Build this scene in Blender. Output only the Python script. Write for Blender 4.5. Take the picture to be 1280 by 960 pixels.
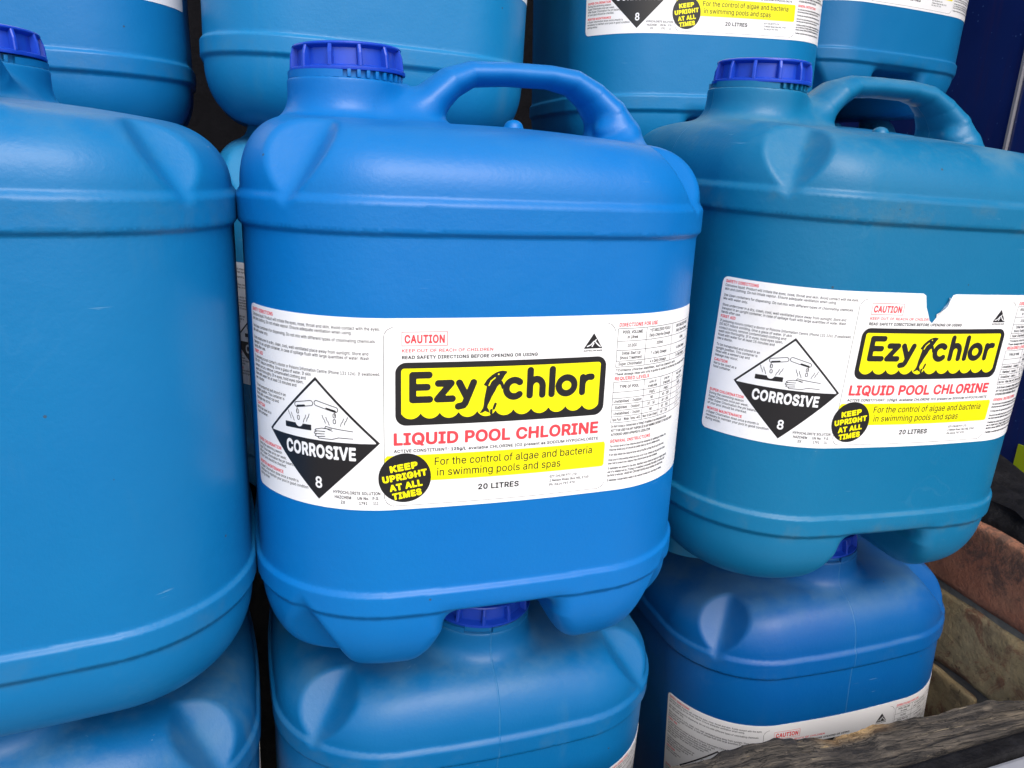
import bpy, bmesh, math, random
import numpy as np
from mathutils import Matrix, Vector

for o in list(bpy.data.objects): bpy.data.objects.remove(o)
S = bpy.context.scene
COL = S.collection
R = math.radians
ZC = 0.690                      # camera height above the slab the drums stand on
random.seed(4); rng = np.random.default_rng(4)

# ------------------------------------------------------------------ camera
cd = bpy.data.cameras.new('camera'); cam = bpy.data.objects.new('camera', cd); COL.objects.link(cam)
S.camera = cam
cd.sensor_width = 36; cd.lens = 36*940/1280; cd.clip_start = .02; cd.clip_end = 500
PITCH, ROLL = 16.05, 2.85
cam.matrix_world = (Matrix.Translation((0, 0, ZC)) @ Matrix.Rotation(R(90-PITCH), 4, 'X') @ Matrix.Rotation(R(ROLL), 4, 'Z'))

# ------------------------------------------------------------------ light
W = bpy.data.worlds.new('World'); S.world = W; W.use_nodes = True
nt = W.node_tree; bg = nt.nodes['Background']; sky = nt.nodes.new('ShaderNodeTexSky')
sky.sky_type = 'NISHITA'; sky.sun_disc = False
SUN_EL, SUN_AZ = 46, 160        # azimuth clockwise from +y
sky.sun_elevation = R(SUN_EL); sky.sun_rotation = R(SUN_AZ); sky.air_density = 1.0; sky.dust_density = 3.0; sky.ozone_density = 1.0
nt.links.new(sky.outputs[0], bg.inputs[0]); bg.inputs[1].default_value = 0.125
sl = bpy.data.lights.new('sun', 'SUN'); sl.energy = .95; sl.angle = R(35); sl.color = (1, .97, .93)
so = bpy.data.objects.new('sun', sl); COL.objects.link(so)
so.rotation_euler = Vector((-math.sin(R(SUN_AZ))*math.cos(R(SUN_EL)), -math.cos(R(SUN_AZ))*math.cos(R(SUN_EL)), -math.sin(R(SUN_EL)))).to_track_quat('-Z', 'Y').to_euler()
S.view_settings.view_transform = 'Standard'; S.view_settings.look = 'None'
S.view_settings.gamma = 1; S.view_settings.exposure = .96

# ------------------------------------------------------------------ materials
def mat(name):
    m = bpy.data.materials.new(name); m.use_nodes = True
    t = m.node_tree; b = t.nodes['Principled BSDF']
    return m, t, b
def N(t, typ, **kw):
    n = t.nodes.new(typ)
    for k, v in kw.items():
        if k.startswith('_'): n.inputs[k[1:].replace('_', ' ')].default_value = v
        else: setattr(n, k, v)
    return n
def L(t, a, b): t.links.new(a, b)
def mth(t, op, a, b=None, clamp=False):
    n = t.nodes.new('ShaderNodeMath'); n.operation = op; n.use_clamp = clamp
    for i, v in enumerate((a, b)):
        if v is None: continue
        if isinstance(v, (int, float)): n.inputs[i].default_value = v
        else: t.links.new(v, n.inputs[i])
    return n.outputs[0]
def ramp(t, fac, lo, hi):
    n = t.nodes.new('ShaderNodeMapRange'); n.inputs[1].default_value = lo; n.inputs[2].default_value = hi
    n.interpolation_type = 'SMOOTHSTEP'; t.links.new(fac, n.inputs[0]); return n.outputs[0]
def mix(t, fac, a, b, typ='RGBA', blend='MIX'):
    n = t.nodes.new('ShaderNodeMix'); n.data_type = typ; n.blend_type = blend
    if isinstance(fac, (int, float)): n.inputs[0].default_value = fac
    else: t.links.new(fac, n.inputs[0])
    for i, v in ((6, a), (7, b)):
        if isinstance(v, tuple): n.inputs[i].default_value = v if len(v) == 4 else v+(1,)
        else: t.links.new(v, n.inputs[i])
    return n.outputs[2]
def noise(t, vec, scale, detail=4, rough=.6, dist=0):
    n = N(t, 'ShaderNodeTexNoise'); n.inputs['Scale'].default_value = scale; n.inputs['Detail'].default_value = detail
    n.inputs['Roughness'].default_value = rough; n.inputs['Distortion'].default_value = dist
    if vec is not None: t.links.new(vec, n.inputs['Vector'])
    return n.outputs['Fac']
def flat(name, col, rough=.4, spec=.5):
    m, t, b = mat(name); b.inputs['Base Color'].default_value = col+(1,)
    b.inputs['Roughness'].default_value = rough; b.inputs['Specular IOR Level'].default_value = spec
    return m

# drum plastic: colour from the drum's object colour, alpha = how grimy it is
def plastic():
    m, t, b = mat('blue_plastic')
    tc = N(t, 'ShaderNodeTexCoord'); oi = N(t, 'ShaderNodeObjectInfo')
    off = N(t, 'ShaderNodeVectorMath', operation='ADD'); cx = N(t, 'ShaderNodeCombineXYZ')
    L(t, mth(t, 'MULTIPLY', oi.outputs['Random'], 0.0), cx.inputs[0])
    r2 = N(t, 'ShaderNodeVectorMath', operation='SCALE'); L(t, oi.outputs['Color'], r2.inputs[0]); r2.inputs['Scale'].default_value = 37.0
    L(t, tc.outputs['Object'], off.inputs[0]); L(t, r2.outputs[0], off.inputs[1]); P = off.outputs[0]
    grime = oi.outputs['Alpha']
    base = oi.outputs['Color']
    # faded cast, large and soft
    f1 = ramp(t, noise(t, P, 7, 3), .35, .7)
    col = mix(t, mth(t, 'MULTIPLY', f1, .16), base, mix(t, .5, base, (.005, .24, .42)))
    # chalky dust lying on surfaces that look up
    geo = N(t, 'ShaderNodeNewGeometry'); sx = N(t, 'ShaderNodeSeparateXYZ'); L(t, geo.outputs['Normal'], sx.inputs[0])
    up = ramp(t, sx.outputs['Z'], .25, .98)
    n3 = ramp(t, noise(t, P, 14, 6, .7), .38, .72)
    dust = mth(t, 'MULTIPLY', mth(t, 'MULTIPLY', up, n3), mth(t, 'ADD', mth(t, 'MULTIPLY', grime, .55), .07))
    col = mix(t, dust, col, (.14, .24, .27))
    # run-down stains, stretched vertically
    mp = N(t, 'ShaderNodeMapping'); mp.inputs['Scale'].default_value = (1, 1, .22); L(t, P, mp.inputs[0])
    st = ramp(t, noise(t, mp.outputs[0], 22, 5, .62), .58, .82)
    col = mix(t, mth(t, 'MULTIPLY', st, mth(t, 'MULTIPLY', grime, .5)), col, (.12, .22, .24))
    # dirt along the two raised bands
    so_ = N(t, 'ShaderNodeSeparateXYZ'); L(t, tc.outputs['Object'], so_.inputs[0])
    def band(z, w): return mth(t, 'SUBTRACT', 1, ramp(t, mth(t, 'ABSOLUTE', mth(t, 'SUBTRACT', so_.outputs['Z'], z)), w*.3, w), True)
    bd = mth(t, 'MAXIMUM', band(.212, .013), band(-.012, .013))
    bn = ramp(t, noise(t, P, 30, 6, .7), .46, .7)
    col = mix(t, mth(t, 'MULTIPLY', mth(t, 'MULTIPLY', bd, bn), mth(t, 'MULTIPLY', grime, .38)), col, (.10, .16, .16))
    # dried water marks: pale outlines
    wn = noise(t, P, 17, 3, .5, .4); wm = mth(t, 'SUBTRACT', 1, ramp(t, mth(t, 'ABSOLUTE', mth(t, 'SUBTRACT', wn, .60)), .002, .010), True)
    col = mix(t, mth(t, 'MULTIPLY', mth(t, 'MULTIPLY', wm, ramp(t, noise(t, P, 6, 2), .5, .62)), mth(t, 'ADD', mth(t, 'MULTIPLY', grime, .04), .0)), col, (.2, .38, .5))
    # scuffs: short pale scratches where drums rub
    mp2 = N(t, 'ShaderNodeMapping'); mp2.inputs['Scale'].default_value = (1, 1, 3.2); mp2.inputs['Rotation'].default_value = (.5, .3, .9); L(t, P, mp2.inputs[0])
    sc = ramp(t, noise(t, mp2.outputs[0], 120, 3, .6, 1.5), .70, .78)
    sm = ramp(t, noise(t, P, 11, 2), .52, .68)
    col = mix(t, mth(t, 'MULTIPLY', mth(t, 'MULTIPLY', sc, sm), mth(t, 'ADD', mth(t, 'MULTIPLY', grime, .35), .10)), col, (.45, .6, .68))
    # fine straight scratches
    mp3 = N(t, 'ShaderNodeMapping'); mp3.inputs['Scale'].default_value = (3, 3, 60); mp3.inputs['Rotation'].default_value = (.25, .35, 0); L(t, P, mp3.inputs[0])
    s3 = mth(t, 'MULTIPLY', ramp(t, noise(t, mp3.outputs[0], 9, 2, .5), .70, .74), ramp(t, noise(t, P, 19, 3, .6), .58, .66))
    col = mix(t, mth(t, 'MULTIPLY', s3, mth(t, 'ADD', mth(t, 'MULTIPLY', grime, .3), .12)), col, (.3, .5, .62))
    # specks of dirt
    vo = N(t, 'ShaderNodeTexVoronoi'); vo.inputs['Scale'].default_value = 45; L(t, P, vo.inputs['Vector'])
    sp = mth(t, 'LESS_THAN', vo.outputs['Distance'], .035); sp2 = mth(t, 'GREATER_THAN', noise(t, P, 9, 2), .56)
    col = mix(t, mth(t, 'MULTIPLY', mth(t, 'MULTIPLY', sp, sp2), .75), col, (.05, .05, .04))
    # slight graininess of the moulded skin
    gr = noise(t, P, 900, 2, .7)
    col = mix(t, mth(t, 'MULTIPLY', ramp(t, gr, .3, .7), .22), col, mix(t, .5, col, (.02, .12, .3)))
    # mould parting line down the middle
    ay = mth(t, 'ABSOLUTE', so_.outputs['Y'])
    seam = mth(t, 'MULTIPLY', mth(t, 'SUBTRACT', 1, ramp(t, ay, .0001, .0008), True), mth(t, 'GREATER_THAN', grime, .42))
    seamc = mth(t, 'MULTIPLY', seam, ramp(t, noise(t, P, 40, 3), .3, .6))
    col = mix(t, mth(t, 'MULTIPLY', seamc, .14), col, (.16, .38, .58))
    L(t, col, b.inputs['Base Color'])
    ro = mth(t, 'ADD', mth(t, 'MULTIPLY', noise(t, P, 25, 5), .14), .31)
    L(t, mth(t, 'ADD', ro, mth(t, 'MULTIPLY', dust, .5)), b.inputs['Roughness'])
    b.inputs['Specular IOR Level'].default_value = .30
    b.inputs['Subsurface Weight'].default_value = .0
    h = mth(t, 'ADD', mth(t, 'MULTIPLY', noise(t, P, 420, 3, .6), .00022), mth(t, 'MULTIPLY', noise(t, P, 26, 3, .5), .0012))
    h = mth(t, 'ADD', h, mth(t, 'MULTIPLY', seam, .0005)); h = mth(t, 'ADD', h, mth(t, 'MULTIPLY', noise(t, P, 9, 2, .45), .0030))
    bu = N(t, 'ShaderNodeBump'); bu.inputs['Strength'].default_value = .55; bu.inputs['Distance'].default_value = 1.0
    L(t, h, bu.inputs['Height']); L(t, bu.outputs[0], b.inputs['Normal'])
    return m
M_PL = plastic()
def capmat():
    m, t, b = mat('cap_plastic')
    tc = N(t, 'ShaderNodeTexCoord')
    n = ramp(t, noise(t, tc.outputs['Object'], 60, 4), .3, .75)
    L(t, mix(t, n, (.006, .048, .42), (.012, .062, .48)), b.inputs['Base Color'])
    b.inputs['Roughness'].default_value = .30
    b.inputs['Specular IOR Level'].default_value = .35; b.inputs['Subsurface Weight'].default_value = .15; b.inputs['Subsurface Scale'].default_value = .004
    b.inputs['Subsurface Radius'].default_value = (.3, .4, 1)
    return m
M_CAP = capmat()
def paper(grimy):
    m, t, b = mat('label_film_worn' if grimy else 'label_film')
    tc = N(t, 'ShaderNodeTexCoord'); P = tc.outputs['Object']
    n = ramp(t, noise(t, P, 24, 6, .65), .5, .85)
    c = mix(t, mth(t, 'MULTIPLY', n, .5 if grimy else .10), (.85, .85, .85), (.56, .53, .47))
    s = ramp(t, noise(t, P, 160, 4, .7, 1), .66, .78)
    c = mix(t, mth(t, 'MULTIPLY', s, .35 if grimy else .05), c, (.28, .27, .25))
    L(t, c, b.inputs['Base Color']); b.inputs['Roughness'].default_value = .33
    bu = N(t, 'ShaderNodeBump'); bu.inputs['Strength'].default_value = .35; bu.inputs['Distance'].default_value = 1
    L(t, mth(t, 'MULTIPLY', noise(t, P, 22, 2, .4), .0016 if grimy else .0009), bu.inputs['Height']); L(t, bu.outputs[0], b.inputs['Normal'])
    return m
M_PAPER = paper(False); M_PAPERW = paper(True)
M_INK = flat('black_ink', (.012, .011, .012), .34); M_RED = flat('red_ink', (.78, .055, .07), .34)
M_YEL = flat('yellow_ink', (.88, .80, .0), .34); M_WHT = flat('white_ink', (.80, .81, .82), .34)
M_GREY = flat('grey_ink', (.06, .06, .065), .36)
INKS = [M_INK, M_RED, M_YEL, M_WHT, M_GREY]; K, RD, Y, WH, GY = range(5)

# ------------------------------------------------------------------ object helpers
def mesh_from(name, V, F, mats=(), midx=None, smooth=False):
    me = bpy.data.meshes.new(name)
    me.from_pydata([tuple(map(float, v)) for v in V], [], F)
    for m in mats: me.materials.append(m)
    if midx is not None: me.polygons.foreach_set('material_index', midx)
    if smooth: me.polygons.foreach_set('use_smooth', [True]*len(me.polygons))
    me.update(); return me
def obj(name, me, parent=None, m=None):
    if isinstance(me, bmesh.types.BMesh):
        b = me; me = bpy.data.meshes.new(name); b.normal_update(); b.to_mesh(me); b.free()
    if m is not None: me.materials.append(m)
    o = bpy.data.objects.new(name, me); COL.objects.link(o)
    if parent is not None: o.parent = parent
    return o
def thing(name, label, cat, loc=(0, 0, 0), rot=(0, 0, 0), group=None):
    o = bpy.data.objects.new(name, None); COL.objects.link(o); o.empty_display_size = .05
    o.location = loc; o.rotation_euler = rot; o['label'] = label; o['category'] = cat
    if group: o['group'] = group
    return o
def smooth(o, ang=None):
    me = o.data; me.polygons.foreach_set('use_smooth', [True]*len(me.polygons))
    if ang is not None: me.set_sharp_from_angle(angle=R(ang))

# ------------------------------------------------------------------ drum shape (signed distance field)
HX, HY, RC, BU = .145, .143, .072, .006
HTOP = .2042; CAPX = -.0768
def d2(x, y):
    qx = np.abs(x)-(HX-BU-RC); qy = np.abs(y)-(HY-BU-RC)
    d = np.hypot(np.maximum(qx, 0), np.maximum(qy, 0))+np.minimum(np.maximum(qx, qy), 0)-RC
    return d - BU*(.5*np.cos(np.clip(np.pi*x/HX, -np.pi, np.pi))+.5) - BU*(.5*np.cos(np.clip(np.pi*y/HY, -np.pi, np.pi))+.5)
def smin(a, b, k):
    h = np.maximum(k-np.abs(a-b), 0)/k; return np.minimum(a, b)-h*h*k*.25
def smax(a, b, k): return -smin(-a, -b, k)
def sst(x, a, b):
    t = np.clip((x-a)/(b-a), 0, 1); return t*t*(3-2*t)
HAND = [(-.046, .268, .013), (-.024, .281, .0125), (-.009, .2945, .0105), (.006, .3015, .0083), (.030, .3032, .0078), (.062, .3035, .0078), (.080, .3008, .0088), (.094, .2925, .0105), (.106, .2805, .0135), (.1135, .266, .017), (.1165, .252, .0185), (.1175, .240, .018)]
def handle_f(x, y, z):
    yy = y*.52; f = None
    for (x0, z0, r0), (x1, z1, r1) in zip(HAND, HAND[1:]):
        dx, dz = x1-x0, z1-z0
        t = np.clip(((x-x0)*dx+(z-z0)*dz)/(dx*dx+dz*dz), 0, 1)
        d = np.sqrt((x-x0-dx*t)**2+yy*yy+(z-z0-dz*t)**2)-(r0+(r1-r0)*t)
        f = d if f is None else np.minimum(f, d)
    return f
def neck_f(x, y, z):
    r = np.hypot(x-CAPX, y)-.0368
    return smax(r, z-.2905, .0018)
TH = np.arctan2  # shorthand
def corner_point():
    t = R(45); lo, hi = 0., .4
    for _ in range(40):
        m = (lo+hi)/2
        if d2(np.sin(t)*m, -np.cos(t)*m) > 0: hi = m
        else: lo = m
    return lo
RCN = corner_point()
def body_f(x, y, z, foot):
    d = d2(x, y)
    infl = .0027*(sst(z, HTOP-.0008, HTOP+.0030)*(1-sst(z, .2200, .2250)))+.0027*(sst(z, -.0180, -.0138)*(1-sst(z, -.0028, .0010)))
    top = z > .1
    a = np.where(top, .036, .048); b = np.where(top, .045, .054)
    e = np.where(top, (z-.2225)*(1+.17*(np.abs(y)/.1)**2.5+.15*(np.maximum(x, 0)/.1)**2), -.014-z)
    pw = np.where(top, 2.3, 2.35)
    q = (((np.maximum(d+a, 0)/a)**pw+(np.maximum(e, 0)/b)**pw+1e-12)**(1/pw)-1)*a - infl
    # crown of the top and a shallow dish round the grip
    # V dents cut into the four upper corners (and the lower ones on some mouldings)
    for s1 in (-1, 1):
        for s2 in (-1, 1):
            nx, ny = s1*.7071, s2*.7071
            rr = x*nx+y*ny; u = -x*ny+y*nx
            L_ = math.hypot(.042, .048); ar, az = -.042/L_, .048/L_
            pr, pz = RCN+.0024, .2190
            h = (rr-pr)*az-(z-pz)*ar
            c = (h-.56*np.sqrt(u*u+.0042**2)+.0024)/1.146
            q = smax(q, c, .0020)
            if foot:
                pr, pz = RCN+.0020, -.012; ar, az = -.034/math.hypot(.034, .05), -.05/math.hypot(.034, .05)
                h = (rr-pr)*-az+(z-pz)*ar
                c = (h-.55*np.sqrt(u*u+.003**2)+.0015)/1.14
                q = smax(q, c, .0035)
    # tunnel through the foot that straddles the cap of the drum beneath
    w = .036+np.maximum(-.034-z, 0)*.35
    ch = smax(np.abs(x)-w, z+.021, .012)
    q = smax(q, -ch, .014)
    # little moulded pips beside the grip
    for px, py, pr in ((.034, -.012, .0065), (.100, -.018, .006)):
        q = smin(q, np.sqrt((x-px)**2+(y-py)**2+((z-.2685)*1.3)**2)-pr, .003)
    return q
def drum_f(x, y, z, foot=False):
    q = body_f(x, y, z, foot)
    q = smin(q, neck_f(x, y, z), .012)
    return smin(q, handle_f(x, y, z), .013)

def surface_nets(fn, lo, hi, h):
    ax = [np.arange(lo[i], hi[i]+h, h, dtype=np.float32) for i in range(3)]
    F = np.empty([len(a) for a in ax], np.float32)
    X, Yy = np.meshgrid(ax[0], ax[1], indexing='ij')
    for k0 in range(0, len(ax[2]), 16):
        zz = ax[2][k0:k0+16]
        F[:, :, k0:k0+16] = fn(X[:, :, None], Yy[:, :, None], zz[None, None, :])
    I = F < 0
    n = np.array(F.shape)
    s = I.astype(np.int8)
    c = s[:-1, :-1, :-1]+s[1:, :-1, :-1]+s[:-1, 1:, :-1]+s[1:, 1:, :-1]+s[:-1, :-1, 1:]+s[1:, :-1, 1:]+s[:-1, 1:, 1:]+s[1:, 1:, 1:]
    act = np.argwhere((c > 0) & (c < 8)); idx = -np.ones(n-1, np.int32); idx[tuple(act.T)] = np.arange(len(act))
    pos = np.zeros((len(act), 3)); cnt = np.zeros(len(act))
    cor = [(i, j, k) for i in (0, 1) for j in (0, 1) for k in (0, 1)]
    for a in cor:
        for d in range(3):
            if a[d]: continue
            b = list(a); b[d] = 1
            fa = F[tuple((act+a).T)]; fb = F[tuple((act+b).T)]; m = (fa < 0) != (fb < 0)
            t = np.where(m, fa/(fa-fb+1e-20), 0)
            p = np.tile(np.array(a, float), (len(act), 1)); p[:, d] += t
            pos[m] += p[m]; cnt[m] += 1
    V = (act+pos/cnt[:, None])*h+np.array(lo)
    quads = []
    for d in range(3):
        e1, e2 = (d+1) % 3, (d+2) % 3
        sl0 = [slice(None)]*3; sl1 = [slice(None)]*3; sl0[d] = slice(0, -1); sl1[d] = slice(1, None)
        cr = I[tuple(sl0)] != I[tuple(sl1)]; pts = np.argwhere(cr)
        pts = pts[(pts[:, e1] > 0) & (pts[:, e2] > 0) & (pts[:, e1] < n[e1]-1) & (pts[:, e2] < n[e2]-1)]
        ins = I[tuple(pts.T)]
        o1 = np.zeros(3, int); o1[e1] = 1; o2 = np.zeros(3, int); o2[e2] = 1
        q = np.stack([idx[tuple((pts-o1-o2).T)], idx[tuple((pts-o2).T)], idx[tuple(pts.T)], idx[tuple((pts-o1).T)]], 1)
        q[~ins] = q[~ins][:, ::-1]; quads.append(q)
    return V, np.concatenate(quads)
def grad(fn, V, e=4e-4):
    g = np.zeros_like(V)
    for d in range(3):
        A = V.copy(); A[:, d] += e; B = V.copy(); B[:, d] -= e
        g[:, d] = (fn(*A.T)-fn(*B.T))/(2*e)
    return g
def make_shell(foot):
    fn = lambda x, y, z: drum_f(x, y, z, foot)
    V, Q = surface_nets(fn, (-.158, -.156, -.092), (.158, .156, .322), .0020)
    for _ in range(3):
        g = grad(fn, V); f = fn(*V.T); n2 = (g*g).sum(1)
        st = -(f/np.maximum(n2, .15))[:, None]*g
        l = np.linalg.norm(st, axis=1); V += st*np.minimum(1, .0012/np.maximum(l, 1e-9))[:, None]
    g = grad(fn, V, 5e-4); NRM = g/np.linalg.norm(g, axis=1)[:, None]
    C = V[Q].mean(1)
    fb = body_f(*C.T, foot); fk = neck_f(*C.T); fh = handle_f(*C.T)
    part = np.argmin(np.stack([fb, fk, fh]), 0)
    for k in (1, 2, 0):                         # keep each part in one piece: stray patches go to the body
        ids = np.where(part == k)[0]; q = Q[ids]; us, inv = np.unique(q, return_inverse=True); inv = inv.reshape(q.shape)
        lab = np.arange(len(us))
        for _ in range(4000):
            m = lab[inv].min(1); new = lab.copy(); np.minimum.at(new, inv.ravel(), np.repeat(m, 4)); new = new[new]
            if (new == lab).all(): break
            lab = new
        fl = lab[inv[:, 0]]; v, c = np.unique(fl, return_counts=True)
        part[ids[fl != v[c.argmax()]]] = 0 if k else 2
    out = []
    for k in range(3):
        q = Q[part == k]; us, inv = np.unique(q, return_inverse=True); inv = inv.reshape(q.shape)
        me = bpy.data.meshes.new(('body', 'neck', 'handle')[k])
        me.vertices.add(len(us)); me.vertices.foreach_set('co', V[us].astype(np.float32).ravel())
        me.loops.add(q.size); me.loops.foreach_set('vertex_index', inv.ravel().astype(np.int32))
        me.polygons.add(len(q)); me.polygons.foreach_set('loop_start', np.arange(0, q.size, 4, dtype=np.int32))
        me.polygons.foreach_set('use_smooth', np.ones(len(q), bool))
        me.update(calc_edges=True)
        me.normals_split_custom_set_from_vertices([tuple(v) for v in NRM[us].tolist()])
        me.materials.append(M_PL); out.append(me)
    return out

# ------------------------------------------------------------------ cap and the toothed ring beneath it
def lathe(bm, prof, n=96, cx=0, cy=0):
    rings = []
    for r, z in prof:
        rings.append([bm.verts.new((cx+r*math.cos(2*math.pi*i/n), cy+r*math.sin(2*math.pi*i/n), z)) for i in range(n)])
    for a, b in zip(rings, rings[1:]):
        for i in range(n): bm.faces.new((a[i], a[(i+1) % n], b[(i+1) % n], b[i]))
    return rings
def box(bm, c, s, rz=0, bev=0):
    r = bmesh.ops.create_cube(bm, size=1, matrix=Matrix.Translation(c) @ Matrix.Rotation(rz, 4, 'Z') @ Matrix.Diagonal((*s, 1)))
    if bev: bmesh.ops.bevel(bm, geom=list({e for v in r['verts'] for e in v.link_edges}), offset=bev, segments=2, affect='EDGES', profile=.6)
def make_cap_meshes():
    bm = bmesh.new()
    rg = lathe(bm, [(.0350, .2930), (.0366, .2932), (.0368, .2940), (.0367, .2952), (.0360, .2958), (.0325, .2960), (.0318, .2966), (.0312, .3060), (.0328, .3072), (.0340, .3076), (.0344, .3083), (.0339, .3092), (.0320, .3098), (.0250, .3100), (.0235, .3094), (.0001, .3094)], 120)
    cap = bmesh.new(); bm.to_mesh(me := bpy.data.meshes.new('cap')); bm.free(); cap.free()
    me.polygons.foreach_set('use_smooth', [True]*len(me.polygons)); me.set_sharp_from_angle(angle=R(40)); me.materials.append(M_CAP)
    bm = bmesh.new()
    c0 = []
    for z, r, w in ((.2955, .0366, .00135), (.3030, .0360, .0013), (.3078, .0344, .0012)):
        c0.append([bm.verts.new((x, y, z)) for x, y in ((.0306, -w), (r-.0006, -w), (r, -w*.5), (r, w*.5), (r-.0006, w), (.0306, w))])
    for a, b in zip(c0, c0[1:]):
        for i in range(6): bm.faces.new((a[i], a[(i+1) % 6], b[(i+1) % 6], b[i]))
    bm.faces.new(c0[-1])
    bm.to_mesh(rib := bpy.data.meshes.new('cap_rib')); bm.free(); rib.materials.append(M_CAP)
    bm = bmesh.new()
    lathe(bm, [(.0338, .2895), (.0338, .2956), (.0300, .2956)], 96)
    for i in range(14):
        a = R(-92+i*9.5); box(bm, (.0349*math.cos(a), .0349*math.sin(a), .2928), (.0030, .0022, .0045), a, .0003)
    for s0, s1 in ((-178, -98), (40, 150)):      # smooth stretches of the ring
        st = [R(s0+(s1-s0)*i/24) for i in range(25)]
        rr = [[bm.verts.new((r*math.cos(a), r*math.sin(a), z)) for a in st] for r, z in ((.0330, .2902), (.0362, .2902), (.0363, .2945), (.0330, .2945))]
        for a, b in zip(rr, rr[1:]):
            for i in range(24): bm.faces.new((a[i], a[i+1], b[i+1], b[i]))
        for e in (0, 24): bm.faces.new([q[e] for q in rr])
    bmesh.ops.recalc_face_normals(bm, faces=bm.faces)
    bm.to_mesh(ring := bpy.data.meshes.new('locking_ring')); bm.free(); ring.materials.append(M_PL)
    ring.polygons.foreach_set('use_smooth', [True]*len(ring.polygons)); ring.set_sharp_from_angle(angle=R(35))
    return me, rib, ring
CAP, RIB, RING = make_cap_meshes()

# ------------------------------------------------------------------ label artwork, laid out flat in millimetres
# (u from the middle of the front panel, v from the panel's bottom edge)
ART = {}                       # part -> list of (V2, faces, layer, ink)
def art(part, V2, F, layer, ink): ART.setdefault(part, []).append((np.asarray(V2, float), F, layer, ink))
PXH = np.array([[42, 103], [1105, 85], [1045, 850], [42, 920]], float); UVH = np.array([[-66.75, 102.7], [66.75, 102.7], [66.75, 0], [-66.75, 0]])
def homog(P, Q):
    A = []
    for (x, y), (u, v) in zip(P, Q):
        A.append([x, y, 1, 0, 0, 0, -u*x, -u*y]); A.append([0, 0, 0, x, y, 1, -v*x, -v*y])
    return np.append(np.linalg.solve(np.array(A), Q.ravel()), 1).reshape(3, 3)
HM = homog(PXH, UVH)
def zz(x, y):
    p = HM @ np.array([x, y, 1]); return p[:2]/p[2]
def rrect_sdf(x, y, x0, x1, y0, y1, r):
    qx = np.abs(x-(x0+x1)/2)-(x1-x0)/2+r; qy = np.abs(y-(y0+y1)/2)-(y1-y0)/2+r
    return np.hypot(np.maximum(qx, 0), np.maximum(qy, 0))+np.minimum(np.maximum(qx, qy), 0)-r
def strokes_sdf(x, y, paths, w):
    f = np.full(np.broadcast(x, y).shape, 1e3)
    for p in paths:
        for (ax, ay), (bx, by) in zip(p, p[1:]):
            dx, dy = bx-ax, by-ay; L2 = dx*dx+dy*dy+1e-9
            t = np.clip(((x-ax)*dx+(y-ay)*dy)/L2, 0, 1); f = np.minimum(f, np.hypot(x-ax-dx*t, y-ay-dy*t)-w)
    return f
def poly_sdf(x, y, P):
    P = np.asarray(P); d = np.full(x.shape, 1e9); s = np.zeros(x.shape, bool)
    for (ax, ay), (bx, by) in zip(P, np.roll(P, -1, 0)):
        dx, dy = bx-ax, by-ay; t = np.clip(((x-ax)*dx+(y-ay)*dy)/(dx*dx+dy*dy+1e-12), 0, 1)
        d = np.minimum(d, np.hypot(x-ax-dx*t, y-ay-dy*t))
        c = ((ay > y) != (by > y)) & (x < (bx-ax)*(y-ay)/(by-ay+1e-12)+ax); s ^= c
    return np.where(s, -d, d)
def arc(cx, cy, rx, ry, a0, a1, n=14):
    return [(cx+rx*math.cos(R(a0+(a1-a0)*i/n)), cy+ry*math.sin(R(a0+(a1-a0)*i/n))) for i in range(n+1)]
def fill(fn, u0, u1, v0, v1, h):
    """solid region fn<0 as flat polygons: marching squares, full cells merged in vertical runs"""
    nu, nv = int(math.ceil((u1-u0)/h))+1, int(math.ceil((v1-v0)/h))+1
    us = u0+h*np.arange(nu); vs = v0+h*np.arange(nv)
    G = fn(us[:, None]+0*vs[None, :], vs[None, :]+0*us[:, None]); G = np.where(np.abs(G) < 1e-6, -1e-6, G)
    V, F = [], []
    for i in range(nu-1):
        g0, g1 = G[i], G[i+1]
        full = (g0[:-1] < 0) & (g0[1:] < 0) & (g1[:-1] < 0) & (g1[1:] < 0)
        anyi = (g0[:-1] < 0) | (g0[1:] < 0) | (g1[:-1] < 0) | (g1[1:] < 0)
        j = 0
        while j < nv-1:
            if full[j]:
                k = j
                while k < nv-1 and full[k]: k += 1
                b = len(V); V += [(us[i], vs[j]), (us[i+1], vs[j]), (us[i+1], vs[k]), (us[i], vs[k])]; F.append((b, b+1, b+2, b+3)); j = k; continue
            if anyi[j]:
                c = [(us[i], vs[j], g0[j]), (us[i+1], vs[j], g1[j]), (us[i+1], vs[j+1], g1[j+1]), (us[i], vs[j+1], g0[j+1])]
                pts = []
                for a, b_ in zip(c, c[1:]+c[:1]):
                    if a[2] < 0: pts.append((a[0], a[1]))
                    if (a[2] < 0) != (b_[2] < 0):
                        t = a[2]/(a[2]-b_[2]); pts.append((a[0]+(b_[0]-a[0])*t, a[1]+(b_[1]-a[1])*t))
                if len(pts) >= 3:
                    b = len(V); V += pts; F.append(tuple(range(b, b+len(pts))))
            j += 1
    return V, F
def area(part, fn, box_, layer, ink, h=.5):
    V, F = fill(fn, *box_, h)
    if V: art(part, V, F, layer, ink)
def hline(part, u0, u1, v, w=.32, layer=1, ink=GY):
    n = max(1, int(abs(u1-u0)/3)); V = []; F = []
    for i in range(n+1):
        u = u0+(u1-u0)*i/n; V += [(u, v-w/2), (u, v+w/2)]
    for i in range(n): F.append((2*i, 2*i+2, 2*i+3, 2*i+1))
    art(part, V, F, layer, ink)
def vline(part, u, v0, v1, w=.32, layer=1, ink=GY): art(part, [(u-w/2, v0), (u+w/2, v0), (u+w/2, v1), (u-w/2, v1)], [(0, 1, 2, 3)], layer, ink)
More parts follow.
